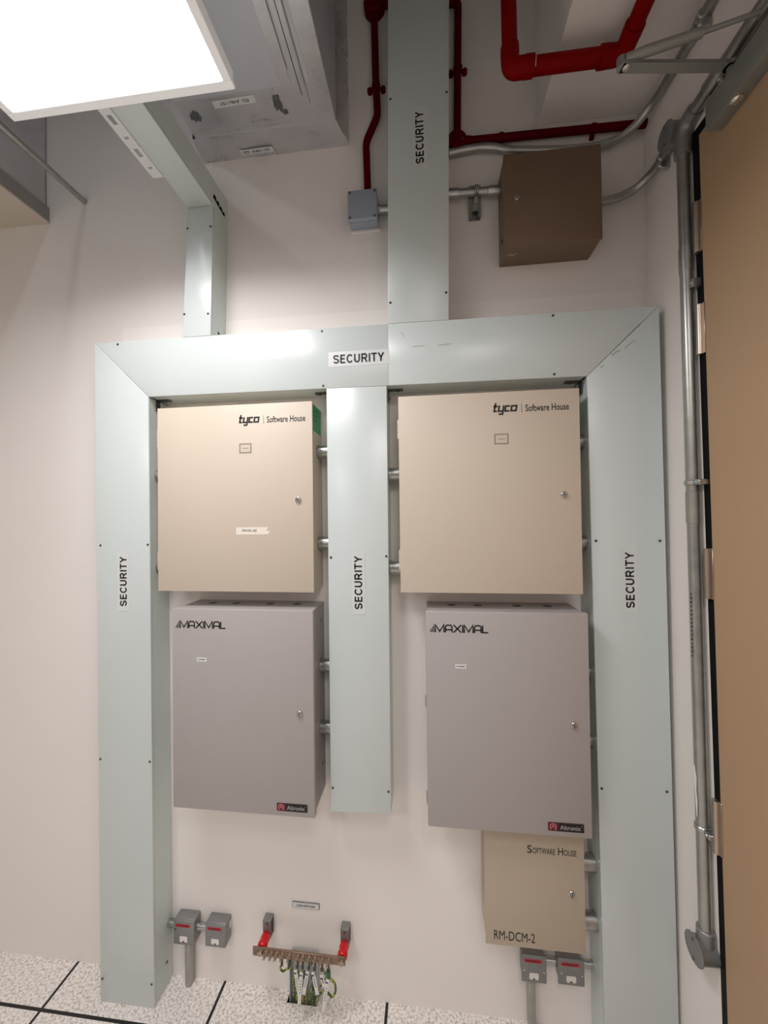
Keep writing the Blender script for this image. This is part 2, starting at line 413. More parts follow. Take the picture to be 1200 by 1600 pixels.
def bold_word(mb, word, c, w, h, r, u, lift):
    lines = []; x = 0
    for ch in word:
        adv, gl = BOLD[ch]; lines += [[(px+x, py) for px, py in l] for l in gl]; x += adv + .125
    x -= .125; c = Vector(c); r = Vector(r); u = Vector(u)
    mb.strokes(lines, .19*h, c - r*w/2 - u*h/2, r, u, w/x, h, lift=lift)
def sticker(t, c, w, h, vertical=False, text='SECURITY'):
    y = -D-.0004; r, u = ((0, 0, 1), (-1, 0, 0)) if vertical else ((1, 0, 0), (0, 0, 1))
    mb = MB(m_clear); mb.rrect((c[0], y, c[1]), w*1.2, h*1.62, .001, r, u, .0002); s = obj('label_sticker', mb, t)
    mb = MB(m_ink); bold_word(mb, text, (c[0], y, c[1]), w, h*.93, r, u, .0008); obj('lettering', mb, s)
def trunk(label, poly, covers, screws, loc, name='cable_trunking'):
    t = thing(name, loc, label, 'cable trunking', 'pale green cable trunking runs')
    cx = sum(p[0] for p in poly)/len(poly); cz = sum(p[1] for p in poly)/len(poly)
    mb = MB(m_trunk_in); mb.prism([(cx+(x-cx)*.994, cz+(z-cz)*.9985) for x, z in poly], -.0015, -.0985, 'y'); obj('body', mb, t)
    for cv in covers:
        mb = MB(m_trunk); mb.prism(cv, -.088, -D, 'y', .0012, 2); obj('cover', mb, t)
    for x, z in screws:
        mb = MB(m_screw); dome(mb, (x, -D+.0002, z), (0, -1, 0)); obj('screw', mb, t)
    return t
g = .0008
LT = [(.014, 2.351), (.2243-g, 2.1432), (.2353, 0), (.0291, 0)]
tl = trunk('pale green vertical trunking at the far left, standing on the floor, with SECURITY label', LT, [LT],
           [(.0345, 1.6155), (.2192, 1.6171), (.0319, .8519), (.2227, .8542), (.0368, .0795), (.226, .083)], (.13, -.05, 0))
sticker(tl, (.1245, 1.4864), .1754, .028, True)
TT = [(.0175, 2.3485), (1.9165, 2.3405), (1.7055, 2.1366), (.2249, 2.1436)]
def zt(x): return 2.3485 + (x-.0175)/(1.9165-.0175)*(2.3405-2.3485)
def zb(x): return 2.1436 + (x-.2249)/(1.7055-.2249)*(2.1366-2.1436)
TA = [TT[0], (1.0838, zt(1.0838)), (1.0838, zb(1.0838)), TT[3]]
TB = [(1.0842, zt(1.0842)), TT[1], TT[2], (1.0842, zb(1.0842))]
tt = trunk('pale green horizontal trunking across the top of the frame, SECURITY written upright', TT, [TA, TB],
           [(.1054, 2.3385), (.86, 2.3355), (1.6079, 2.3340), (.8624, 2.1495), (1.6085, 2.1475)], (.97, -.05, 2.2))
sticker(tt, (.984, 2.2362), .1715, .031)
RT = [(1.9195, 2.3400), (1.9315, 0), (1.7225, 0), (1.7063, 2.1362)]
tr = trunk('pale green vertical trunking at the right, beside the white side wall, with SECURITY label', RT, [RT],
           [(1.7227, 1.6226), (1.9071, 1.6216), (1.7255, .8623), (1.9114, .8653), (1.7300, .08), (1.915, .08)], (1.82, -.05, 0))
sticker(tr, (1.8188, 1.5017), .1702, .0265, True)
MT = [(.8734, zb(.8734)-g), (1.0772, zb(1.0772)-g), (1.0741, .7340), (.8732, .7290)]
tm = trunk('pale green trunking hanging down the middle between the four cabinets, with SECURITY label', MT, [MT],
           [(.8825, 1.5715), (1.0690, 1.5756), (.8806, .8072), (1.0665, .8073)], (.975, -.05, .73))
sticker(tm, (.9748, 1.4879), .1756, .0275, True)
UT = [(1.0841, zt(1.0841)+g), (1.283, zt(1.283)+g), (1.3070, ZC), (1.1045, ZC)]
tu = trunk('pale green trunking rising from the frame to the ceiling beside the red conduits', UT, [UT],
           [(1.1022, 3.0967), (1.2876, 3.0943), (1.0934, 2.414), (1.276, 2.4335)], (1.19, -.05, 2.35))
sticker(tu, (1.1969, 2.9541), .1728, .0285, True)
# elbow trunk: rises from the frame, then runs towards the viewer under the duct
te = thing('cable_trunking', (.41, -.05, 2.347), 'narrow pale green trunking rising and then bending forward under the light panel', 'cable trunking', 'pale green cable trunking runs')
ze = zt(.4)+g
EP = [(.3549, ze), (.4600, ze), (.4715, 2.806), (.4715, 2.906), (.3795, 2.906), (.3795, 2.806)]
mb = MB(m_trunk_in); mb.prism(EP, 0, -.0985, 'y'); obj('body', mb, te)
mb = MB(m_trunk); mb.prism([(.3549, ze), (.4603, ze), (.4718, 2.8055), (.3795, 2.8055)], -.088, -D, 'y', .0012, 2); obj('cover', mb, te)
mb = MB(m_trunk_in); mb.box(.3795, .4715, -1.35, -.0985, 2.8075, 2.906); obj('horizontal_body', mb, te)
mb = MB(m_trunk); mb.box(.379, .472, -1.35, -.1002, 2.806, 2.818, .0012, 2); obj('horizontal_cover', mb, te)
for x, z in ((.3768, 2.7336), (.4633, 2.7318), (.3627, 2.4292), (.4515, 2.4249)):
    mb = MB(m_screw); dome(mb, (x, -D+.0002, z), (0, -1, 0)); obj('screw', mb, te)
# slotted flange along its left edge (real slots)
mb = MB(m_stick); ycur = -.225; cells = []
xa, xb = .343, .3785
def plate(y0, y1, x0, x1): mb.box(x0, x1, y0, y1, 2.8035, 2.8055)
pitch = [(.03, .008), (.032, .026), (.028, .008), (.032, .026)] * 9
for gap, slot in pitch:
    if ycur-gap-slot < -1.3: break
    plate(ycur-gap, ycur, xa, xb); ycur -= gap
    plate(ycur-slot, ycur, xa, xa+.011); plate(ycur-slot, ycur, xb-.011, xb); ycur -= slot
plate(-1.35, ycur, xa, xb)
fl = obj('slotted_flange', mb, te); fl['label'] = 'white slotted flange'
mb = MB(m_hole)
mb.prism([(-.092, 2.853), (-.097, 2.838), (-.024, 2.826), (-.022, 2.838)], .4716, .4732, 'x'); mb.use(m_galvd)
for yy, zz in ((-.078, 2.844), (-.058, 2.8395), (-.038, 2.836)): dome(mb, (.4732, yy, zz), (1, 0, 0), .004, .003)
obj('joint_bracket', mb, te)
mb = MB(m_hole); mb.rrect((.4605, -.049, 2.384), .012, .018, .004, (0, 1, 0), (0, 0, 1), .0004); obj('side_slot', mb, te)
# scuffs on the paint
def scuff(t, pts, w, m=None):
    mb = MB(m or m_scuff); mb.strokes([pts], w, (0, -D-.0002, 0), (1, 0, 0), (0, 0, 1), 1, 1, lift=.0002); obj('scuff_mark', mb, t)
m_scuff = mat('grey_scuff', (168, 175, 173), .5)
scuff(tr, [(1.780, 2.196), (1.793, 2.207), (1.806, 2.211)], .004); scuff(tr, [(1.818, 2.215), (1.836, 2.232), (1.850, 2.240)], .003)
scuff(tr, [(1.745, 2.160), (1.756, 2.168)], .003); scuff(tt, [(1.127, 2.312), (1.134, 2.308), (1.137, 2.296)], .0025)
scuff(tt, [(1.165, 2.262), (1.185, 2.264), (1.205, 2.262)], .0022); scuff(tt, [(1.248, 2.262), (1.288, 2.265)], .0025)
scuff(tm, [(.966, 1.045), (.969, 1.040)], .004, m_stick); scuff(tu, [(1.283, 2.50), (1.2845, 2.515)], .004, m_stick)
# dark corner brackets inside the frame openings
def corner_bracket(t, x, z, sx):
    mb = MB(m_screw)
    mb.box(min(x, x+sx*.050), max(x, x+sx*.050), -.064, -.044, z-.003, z, .0006, 1)
    mb.box(min(x, x+sx*.003), max(x, x+sx*.003), -.064, -.044, z-.042, z-.003, .0006, 1)
    dome(mb, (x+sx*.034, -.054, z-.003), (0, 0, -1), .006, .004); dome(mb, (x+sx*.003, -.054, z-.028), (sx, 0, 0), .005, .004)
    obj('corner_bracket', mb, t)
corner_bracket(tl, .2250, 2.1420, 1); corner_bracket(tr, 1.7050, 2.1355, -1); corner_bracket(tm, 1.0785, 2.1385, 1); corner_bracket(tm, .8718, 2.1395, -1)
for o, x, z in ((tl, .2365, .07),):
    mb = MB(m_screw); dome(mb, (.2348, -.035, .085), (1, 0, 0), .005); obj('screw', mb, o)

# ------------------------------------------------------------------ cabinets
def cam_lock(par, x, y, z, r=.0105):
    mb = MB(m_chrome); mb.lathe((x, y, z), (0, -1, 0), [(0, r), (.003, r), (.0055, r*.86), (.006, r*.74), (.0045, r*.7)], 24)
    mb.use(m_galv); mb.lathe((x, y-.004, z), (0, -1, 0), [(0, r*.66), (.0035, r*.6)], 20)
    mb.use(m_hole); mb.box(x-.0012, x+.0012, y-.0078, y-.0074, z-.0042, z+.0042)
    return obj('lock', mb, par)
TYCO = [[(.30, 1.38), (.25, .13), (.72, .13)], [(0, .87), (.75, .87)],
        [(1.0, 1), (.97, .13), (1.62, .13)], [(1.75, 1), (1.75, -.33), (1.1, -.33)],
        [(2.85, .87), (2.1, .87), (2.1, .13), (2.85, .13)],
        [(3.13, .87), (3.95, .87), (3.95, .13), (3.13, .13), (3.13, .87)]]
def tyco_logo(par, x0, x1, z, y, bx, s0, s1):
    """heavy slanted word, thin bar, light words"""
    mb = MB(m_ink); sx = (x1-x0)/4.35; sy = .0205
    mb.strokes(TYCO, .0054, (x0+.001, y, z-sy*.48), (1, 0, 0), (0, 0, 1), sx, sy, .16)
    mb.polys([(bx-.0006, y-.0005, z-.016), (bx+.0006, y-.0005, z-.016), (bx+.0006, y-.0005, z+.014), (bx-.0006, y-.0005, z+.014)], [(0, 1, 2, 3)])
    mb.text('Software House', ((s0+s1)/2, y, z-.0005), s1-s0, .0215, bold=.012, lift=.0005)
    obj('lettering', mb, par)
def square_label(par, x, z, y, w=.044, h=.034):
    mb = MB(m_lab_line); mb.rrect((x, y, z), w, h, .0008, lift=.0003)
    mb.use(m_beige); mb.rrect((x, y, z), w-.009, h-.009, .0005, lift=.0005)
    mb.use(m_lab_line); mb.rrect((x, y, z), w*.48, .0024, .0005, lift=.0007); obj('square_label', mb, par)
def knuckle(t, x, y, z, h, m):
    mb = MB(m); mb.cyl((x, y, z-h/2), (x, y, z-h/6), .0035, n=12); mb.cyl((x, y, z-h/6+.001), (x, y, z+h/6), .0035, n=12); mb.cyl((x, y, z+h/6+.001), (x, y, z+h/2), .0035, n=12)
    obj('hinge', mb, t)
def beige_cabinet(label, x0, x1, z0, z1):
    t = thing('control_cabinet', ((x0+x1)/2, -.06, z0), label, 'cabinet', 'beige control cabinets')
    mb = MB(m_beige); mb.box(x0+.002, x1-.002, -.118, 0, z0+.002, z1-.002, .001, 1); obj('body', mb, t)
    mb = MB(m_beige); mb.box(x0, x1, -.1215, -.1165, z0, z1, .0012, 2); d = obj('door', mb, t)
    for zz in (z1-.105, z0+.105): knuckle(t, x0-.001, -.1165, zz, .062, m_beige)
    return t, d
t1, d1 = beige_cabinet('beige wall cabinet left of the middle trunking, with handwritten tape on its door', .2745, .8295, 1.458, 2.0930)
tyco_logo(d1, .5706, .6479, 2.0385, -.1215, .6615, .6727, .806)
square_label(d1, .596, 1.943, -.1215); cam_lock(d1, .7791, -.1215, 1.7652)
mb = MB(m_tape); mb.flat([(-.0587, .0125), (-.0587, -.0125), (.055, -.0125), (.0587, -.004), (.0535, .0125)], [(0, 1, 2, 3, 4)], (.6195, -.1215, 1.6634), (1, 0, 0), (0, 0, 1), .0005)
mb.use(m_ink); mb.text('PANEL-#2', (.608, -.1215, 1.6645), .052, .0085, shear=.25, lift=.0009)
mb.use(m_lab_line); mb.rrect((.672, -.1215, 1.667), .004, .005, .001, lift=.0009)
tp = obj('tape_label', mb, d1); tp['label'] = 'handwritten masking tape strip'
mb = MB(m_green); mb.rrect((.8276, -.062, 2.043), .092, .088, .002, (0, 1, 0), (0, 0, 1), .0006)
mb.use(mat('dark_green_print', (16, 90, 56), .5))
for k in range(3): mb.rrect((.8276, -.075-.006*k, 2.068-.016*k), .045, .004, .001, (0, 1, 0), (0, 0, 1), .001)
gs = obj('side_sticker', mb, t1); gs['label'] = 'green sticker on the cabinet side'
t2, d2 = beige_cabinet('beige wall cabinet right of the middle trunking, with a plain door and no tape', 1.1165, 1.6740, 1.461, 2.0935)
tyco_logo(d2, 1.4125, 1.4905, 2.0395, -.1215, 1.5020, 1.5135, 1.6429)
square_label(d2, 1.4393, 1.9445, -.1215); cam_lock(d2, 1.6231, -.1215, 1.7662)
mb = MB(m_green); mb.rrect((1.6722, -.062, 2.035), .092, .088, .002, (0, 1, 0), (0, 0, 1), .0006); gs = obj('side_sticker', mb, t2); gs['label'] = 'green sticker on the cabinet side'

# wide geometric capitals preceded by rising bars
MAX = []
def _adv(lines, dx): return [[(x+dx, y) for x, y in l] for l in lines]
_M = [[(0, 0), (0, 1), (.75, .12), (1.5, 1), (1.5, 0)]]
_A = [[(0, 0), (0, .72), (.22, .95), (.95, .95), (1.15, .75), (1.15, 0)], [(0, .36), (1.15, .36)]]
_X = [[(0, 1), (1.35, 0)], [(0, 0), (1.35, 1)]]
_I = [[(0, 0), (0, 1)]]
_L = [[(0, 1), (0, .06), (.95, .06)]]
xx = .95
for gl, wd in ((_M, 1.5), (_A, 1.15), (_X, 1.35), (_I, 0), (_M, 1.5), (_A, 1.15), (_L, .95)):
    MAX += _adv(gl, xx); xx += wd + .27
MAXW = xx - .27
def grey_cabinet(label, x0, x1, z0, z1):
    t = thing('power_supply_cabinet', ((x0+x1)/2, -.07, z0), label, 'cabinet', 'grey power supply cabinets')
    mb = MB(m_grey); mb.box(x0+.005, x1-.005, -.135, 0, z0+.004, z1-.003, .001, 1)
    mb.use(m_screw)
    for fx in (.18, .36, .62, .82): mb.lathe((x0+(x1-x0)*fx, -.05, z1-.003), (0, 0, 1), [(0, .014), (.0008, .0135)], 20)
    obj('body', mb, t)
    for zz in (z1-.06, z0+.11):
        mb = MB(m_grey); mb.lathe((x1-.005, -.045, zz), (1, 0, 0), [(0, .013), (.001, .0125)], 18)
        mb.use(m_screw); mb.lathe((x1-.004, -.045, zz), (1, 0, 0), [(0, .005), (.001, .004)], 10)
        obj('side_knockout', mb, t)
    mb = MB(m_grey); mb.box(x0, x1, -.15, -.128, z0, z1, .004, 2); d = obj('door', mb, t)
    for zz in (z1-.31*(z1-z0)*1.4, z0+.075): knuckle(t, x0-.0012, -.128, zz, .038, m_grey)
    y = -.15
    mb = MB(m_ink); w = .1765; sx = w/MAXW; sy = .0235
    ox, oz = x0+.0142, z1-.0645
    mb.strokes(MAX, .0042, (ox, y, oz), (1, 0, 0), (0, 0, 1), sx, sy)
    for k, hh in enumerate((.3, .52, .76, 1.0)): mb.polys([(ox+k*.0037, y-.0005, oz), (ox+k*.0037+.0022, y-.0005, oz), (ox+k*.0037+.0022, y-.0005, oz+sy*hh), (ox+k*.0037, y-.0005, oz+sy*hh)], [(0, 1, 2, 3)])
    obj('lettering', mb, d)
    mb = MB(m_stick); cx, cz = x0+.1065, z1-.168; mb.rrect((cx, y, cz), .034, .0135, .0006, lift=.0004)
    mb.use(m_ink); mb.rrect((cx-.010, y, cz), .004, .004, .002, lift=.0008); mb.rrect((cx+.003, y, cz), .017, .0022, .0006, lift=.0008); obj('small_label', mb, d)
    cam_lock(d, x1-.0475, y, z0+.333)
    bx, bz, bw, bh = x1-.0752, z0+.0300, .1025, .0255
    mb = MB(m_ink); mb.rrect((bx, y, bz), bw, bh, .0025, lift=.0008)
    mb.use(m_badge_red); mb.rrect((bx-bw/2+.0148, y, bz), .0285, bh-.001, .002, lift=.0010)
    mb.use(m_badge_pink); lx = bx-bw/2+.0145
    ring = [(math.cos(math.radians(a))*.0085, math.sin(math.radians(a))*.0078) for a in range(-50, 231, 14)]
    mb.strokes([ring], .0026, (lx, y, bz+.001), (1, 0, 0), (0, 0, 1), 1, 1, lift=.0013)
    mb.strokes([[(-.0035, -.0035), (0, .0035), (.0035, -.0035)], [(ring[-1][0], ring[-1][1]), (-.0085, -.0098)], [(ring[0][0], ring[0][1]), (.0085, -.0098)]], .0024, (lx, y, bz+.001), (1, 0, 0), (0, 0, 1), 1, 1, lift=.0013)
    mb.use(m_badge_txt); mb.text('Altronix', (bx+.0125, y, bz-.0005), .059, .0130, bold=.008, lift=.0013)
    mb.rrect((bx+.0445, y, bz+.006), .0022, .0022, .001, lift=.0013)
    obj('badge', mb, d)
    return t
grey_cabinet('grey wall cabinet below the taped beige cabinet, left of the middle trunking', .3453, .8342, .7413, 1.4055)
grey_cabinet('grey wall cabinet above the small taupe cabinet, right of the middle trunking', 1.1943, 1.6767, .7450, 1.4097)
# small taupe cabinet
t = thing('control_cabinet', (1.52, -.05, .3525), 'small taupe cabinet with dark lettering under the right grey cabinet', 'cabinet')
x0, x1, z0, z1 = 1.3700, 1.6708, .3525, .7250
mb = MB(m_taupe); mb.box(x0+.003, x1-.003, -.096, 0, z0+.002, z1, .001, 1); obj('body', mb, t)
mb = MB(m_taupe); mb.box(x0, x1, -.1, -.094, z0, z1, .0012, 2); d = obj('door', mb, t)
mb = MB(m_ink); y = -.1
def caps(mb, parts, x, z):
    for s, w, h in parts:
        mb.text(s, (x+w/2, y, z+h/2), w, h, bold=.006, lift=.0005); x += w+.0022
caps(mb, (('S', .0145, .0245), ('OFTWARE', .0670, .0180)), 1.5010, .6478)
caps(mb, (('H', .0150, .0235), ('OUSE', .0372, .0180)), 1.5937, .6483)
obj('lettering', mb, d)
mb = MB(m_ink); mb.text('RM-DCM-2', (1.4580, y, .3845), .1245, .0285, lift=.0005); obj('lettering', mb, d)
cam_lock(d, 1.6313, -.1, .5346)
for zz in (z0+.09,): knuckle(t, x0-.001, -.094, zz, .06, m_taupe)
# brown box at the top right
t = thing('junction_box', (1.61, -.05, 2.564), 'dull brown square steel box high on the wall at the right', 'electrical box')
mb = MB(m_brown); mb.box(1.4655, 1.7570, -.098, 0, 2.5655, 2.8585, .001, 1)
mb.use(m_hole); mb.box(1.4650, 1.4657, -.06, -.045, 2.612, 2.625)
obj('body', mb, t)
mb = MB(m_brown); mb.box(1.4637, 1.7589, -.105, -.094, 2.564, 2.860, .0015, 2); d = obj('door', mb, t)
mb = MB(m_stick)
for q in (((-.018, -.002), (.008, .001)), ((-.004, .004), (.006, -.003), (.018, .004))):
    mb.strokes([list(q)], .0013, (1.492, -.06, 2.5655), (1, 0, 0), (0, -1, 0), 1, 1, lift=.0004)
sc = obj('scratch', mb, t); sc['label'] = 'white scuff on the underside'
cam_lock(d, 1.5016, -.105, 2.7149, .009)

# ------------------------------------------------------------------ galvanised nipples between cabinets and trunking
def nipple(x0, x1, z, label, r=.0225, y=-.05):
    t = thing('conduit_nipple', ((x0+x1)/2, y, z), label, 'pipe nipple', 'galvanised nipples joining cabinets to trunking')
    mb = MB(m_galv); mb.cyl((x0, y, z), (x1, y, z), r, n=32, caps=True); obj('pipe', mb, t)
    for xa, d in ((x0, 1), (x1, -1)):
        mb = MB(m_galvd); mb.cyl((xa, y, z), (xa+d*.004, y, z), r+.0018, n=32); obj('locknut', mb, t)
    return t
e = .0006
nipple(.8277+e, .8741-e, 1.934, 'upper short pipe from the taped beige cabinet to the middle trunking')
nipple(.8277+e, .8741-e, 1.616, 'lower short pipe from the taped beige cabinet to the middle trunking')
nipple(1.0762+e, 1.1185-e, 1.850, 'upper short pipe from the middle trunking to the right beige cabinet')
nipple(1.0762+e, 1.1185-e, 1.532, 'lower short pipe from the middle trunking to the right beige cabinet')
nipple(1.6722+e, 1.7085-e, 1.940, 'upper short pipe from the right beige cabinet to the right trunking')
nipple(1.6722+e, 1.7105-e, 1.614, 'lower short pipe from the right beige cabinet to the right trunking')
nipple(.8295+e, .8741-e, 1.192, 'upper short pipe from the left grey cabinet to the middle trunking')
nipple(.8295+e, .8741-e, .979, 'lower short pipe from the left grey cabinet to the middle trunking')
nipple(1.6718+e, 1.7135-e, 1.199, 'upper short pipe from the right grey cabinet to the right trunking')
nipple(1.6718+e, 1.7155-e, .981, 'lower short pipe from the right grey cabinet to the right trunking')
nipple(1.6679+e, 1.7185-e, .592, 'upper short pipe from the small taupe cabinet to the right trunking', .0245)
nipple(1.6679+e, 1.7200-e, .409, 'lower short pipe from the small taupe cabinet to the right trunking', .0245)
nipple(.2258+e, .2762-e, 1.865, 'upper short pipe from the left trunking to the taped beige cabinet')
nipple(.2275+e, .2762-e, 1.533, 'lower short pipe from the left trunking to the taped beige cabinet')

# ------------------------------------------------------------------ outlet boxes near the floor
def outlet_box(label, x0, x1, z0, z1, plate_out=0.0, screws=(), dark=None):
    t = thing('outlet_box', ((x0+x1)/2, -.02, z0), label, 'electrical box', 'grey metal outlet boxes near the floor')
    yb = -.037
    mb = MB(m_cast); mb.box(x0+plate_out, x1-plate_out, yb, 0, z0+plate_out, z1-plate_out, .004, 3); obj('body', mb, t)
    mb = MB(m_cast); mb.box(x0, x1, -.0425, yb+.0005, z0, z1, .0022, 3); p = obj('face_plate', mb, t)
    w, h = x1-x0, z1-z0; y = -.0425
    cx, cz = x0+w*.46, z1-h*.2
    mb = MB(m_redlab); mb.rrect((cx, y, cz), w*.69, h*.135, .001, lift=.0004)
    mb.use(m_ink)
    for k in range(7): mb.rrect((cx-w*.24+k*w*.08, y, cz), w*.055, h*.055, .0006, lift=.0008)
    rl = obj('red_label', mb, t); rl['label'] = 'red label strip'
    mb = MB(m_fuse); mb.rrect((x0+w*.49, y, z0+h*.245), w*.37, h*.25, .004, lift=.0005)
    mb.use(m_screw); mb.rrect((x0+w*.49, y, z0+h*.150), w*.10, h*.05, .002, lift=.0009); obj('fuse_holder', mb, t)
    for sx, sz in screws:
        mb = MB(m_chrome if dark is None else m_screw); dome(mb, (x0+w*sx, y, z0+h*sz), (0, -1, 0), .0034, .0016); obj('screw', mb, t)
    return t
outlet_box('grey outlet box with red strip beside the left trunking, metal drop pipe below it', .2670, .3470, .1630, .2490, 0, [(.1, .62)], True)
ob = outlet_box('grey outlet box with red strip on bare wall, second from the left trunking', .3890, .4670, .1690, .2490, 0)
mb = MB(m_fuse); mb.rrect((.467, -.010, .222), .012, .03, .004, (0, 1, 0), (0, 0, 1), .0005); obj('side_patch', mb, ob)
outlet_box('grey outlet box with red strip under the taupe cabinet, drop pipe below it', 1.4910, 1.5700, .1800, .2670, .004, [(.12, .45), (.9, .42)])
outlet_box('grey outlet box with red strip under the taupe cabinet, next to the right trunking', 1.6055, 1.6870, .1850, .2685, .004, [(.13, .45), (.92, .42)])
def stub(x0, x1, z, label, r=.0125, y=-.02):
    t = thing('conduit_nipple', ((x0+x1)/2, y, z), label, 'pipe nipple', 'pipe stubs of the outlet boxes')
    mb = MB(m_galv); mb.cyl((x0, y, z), (x1, y, z), r*.85, n=24); obj('pipe', mb, t)
    mb = MB(m_galv); mb.cyl((x0, y, z), (x0+.012, y, z), r, n=24); obj('coupler', mb, t)
stub(.2347, .2670, .212, 'short pipe from the left trunking into the first outlet box')
stub(.3470, .3890, .213, 'short pipe between the two left outlet boxes')
stub(1.5662, 1.6093, .233, 'short pipe between the two outlet boxes under the taupe cabinet')
stub(1.6832, 1.7212, .236, 'short pipe from the outlet box into the right trunking')
for x, zt_, lab in ((.3140, .163, 'flat grey metal drop pipe from the left outlet box into the floor'), (1.5260, .184, 'flat grey metal drop pipe from the right outlet box into the floor')):
    t = thing('drop_conduit', (x, -.02, 0), lab, 'conduit', 'drop pipes below the outlet boxes')
    mb = MB(m_galvd); mb.box(x-.0115, x+.0115, -.034, -.003, 0, zt_-.012, .0065, 3); obj('pipe', mb, t)
    mb = MB(m_cast); mb.box(x-.0095, x+.0095, -.032, -.005, zt_-.012, zt_+.0002, .004, 2); obj('connector', mb, t)

# ------------------------------------------------------------------ earth bar with cables
t = thing('earth_bar', (.749, -.04, .2), 'brown metal earthing bar on two red insulators above the floor cut-out', 'earth bar')
def zbar(x): return .2155 + (x-.5876)*.003
mb = MB(m_bar); mb.prism([(.587, .2010), (.911, .2030), (.911, .2300), (.587, .2290)], -.080, -.0735, 'y', .001, 1); obj('bar', mb, t)
for x in (.6150, .8985):
    mb = MB(m_cast)
    mb.box(x-.0150, x+.0150, -.028, -.025, .2290, .2640, .0006, 1); mb.box(x-.0150, x+.0150, -.028, 0, .2640, .2670, .0006, 1); mb.box(x-.0150, x+.0150, -.003, 0, .2000, .2640, .0006, 1)
    mb.box(x-.0150, x+.0150, -.028, -.003, .2070, .2100, .0006, 1); mb.box(x-.0150, x+.0150, -.028, -.025, .2070, .2300, .0006, 1)
    mb.use(m_screw); dome(mb, (x, -.028, .258), (0, -1, 0), .004)
    b = obj('bracket', mb, t)
    mb = MB(m_redins); mb.lathe((x, -.0285, .2200), (0, -1, 0), [(0, .0125), (.003, .0150), (.012, .0165), (.019, .0160), (.022, .0150), (.025, .0160), (.032, .0175), (.041, .0165), (.0445, .0140)], 28)
    i = obj('insulator', mb, t); i['label'] = 'red barrel insulator'
    mb = MB(m_bolt); mb.cyl((x, -.08, .2165), (x, -.087, .2165), .0095, n=6, smooth=False); obj('bolt', mb, t)
bolts = [.635, .655, .673, .693, .718, .747, .765, .787, .807, .832, .854]
for x in bolts:
    mb = MB(m_bolt); z = zbar(x)+.001
    mb.lathe((x, -.08, z), (0, -1, 0), [(0, .0092), (.0015, .0092)], 16)
    mb.cyl((x, -.0815, z), (x, -.088, z), .0078, n=6, smooth=False); mb.cyl((x, -.088, z), (x, -.100, z), .0044, n=10)
    obj('bolt', mb, t)
t = thing('cable_tray', (.747, -.02, -.05), 'pale perforated metal tray rising from the floor cut-out behind the cables', 'cable tray')
mb = MB(m_tray)
X = [.7005, .713, .725, .742, .754, .771, .783, .7955]; Zs = [-.15, .020, .038, .062, .092, .108, .124, .136, .152]
for j in range(len(Zs)-1):
    for i in range(len(X)-1):
        if (j in (1, 5) and i in (1, 5)) or (j in (3, 6) and i == 3) or (j == 3 and i in (5,)): continue
        mb.box(X[i], X[i+1], -.014, -.012, Zs[j], Zs[j+1])
obj('back_plate', mb, t)
for xa_, xb_ in ((.6985, .7005), (.7955, .7975)):
    mb = MB(m_tray); mb.box(xa_, xb_, -.032, -.002, -.15, .152); obj('side_flange', mb, t)
def cable(pts, r, label, tagpts=None, tape=None, m=None):
    t = thing('earth_cable', pts[0], label, 'cable', 'green and yellow earth cables')
    mb = MB(m or m_wire); mb.tube(smooth_path(pts, 6), r, 10); obj('wire', mb, t)
    x, y, z = pts[0]
    mb = MB(m_screw); mb.cyl((x, y, z+.012), (x, y, z-.010), r*1.35, n=10); obj('cable_lug', mb, t)
    if tagpts:
        (ax, az), (bx_, bz), ty = tagpts; d = Vector((bx_-ax, 0, bz-az)); ln = d.length; d.normalize(); s = Vector((d.z, 0, -d.x))*.0058
        mb = MB(m_stick); a = Vector((ax, ty, az)); b = Vector((bx_, ty, bz)); th = Vector((0, .0012, 0))
        mb.polys([a-s, a+s, b+s, b-s, a-s+th, a+s+th, b+s+th, b-s+th], [(0, 1, 2, 3), (7, 6, 5, 4), (0, 4, 5, 1), (1, 5, 6, 2), (2, 6, 7, 3), (3, 7, 4, 0)])
        mb.use(m_lab_line)
        for k in range(5):
            c = a + (b-a)*(.28+.09*k) + Vector((0, -.0004, 0)); q = s*.35; e2 = d*.0022
            mb.polys([c-q-e2, c+q-e2, c+q+e2, c-q+e2], [(0, 1, 2, 3)])
        mb.use(m_ink); c = a + d*.010 + Vector((0, -.001, 0)); mb.polys([c-s*.5-d*.002, c+s*1.05-d*.002, c+s*1.05+d*.002, c-s*.5+d*.002], [(0, 1, 2, 3)])
        g_ = obj('marker_tag', mb, t); g_['label'] = 'white marker tag'
    if tape:
        mb = MB(m_gtape); mb.cyl(tape[0], tape[1], r*1.9, n=12); obj('green_tape', mb, t)
zc = .196; yb = -.0845
B = -.0845
cable([(.693, B, zc), (.688, -.086, .178), (.697, -.084, .166), (.708, -.070, .160), (.713, -.045, .13), (.712, -.027, .06), (.712, -.027, -.14)], .0032, 'earth cable from the leftmost cabled bolt, bending right to the tray')
cable([(.718, B, zc), (.7195, -.078, .175), (.7235, -.055, .13), (.724, -.035, .06), (.7235, -.027, 0), (.7235, -.027, -.14)], .0036, 'earth cable without a tag, running straight down the left side of the tray')
cable([(.747, B, zc), (.747, -.078, .17), (.743, -.055, .11), (.737, -.038, .05), (.735, -.027, -.01), (.735, -.027, -.14)], .0036, 'earth cable with a white tag leaning right, first of the tagged ones', ((.742, .184), (.757, .088), -.0915))
cable([(.765, B, zc), (.764, -.078, .17), (.756, -.055, .11), (.749, -.038, .05), (.746, -.027, -.01), (.746, -.027, -.14)], .0036, 'earth cable with a long white tag, second of the tagged ones', ((.764, .182), (.7555, .076), -.094))
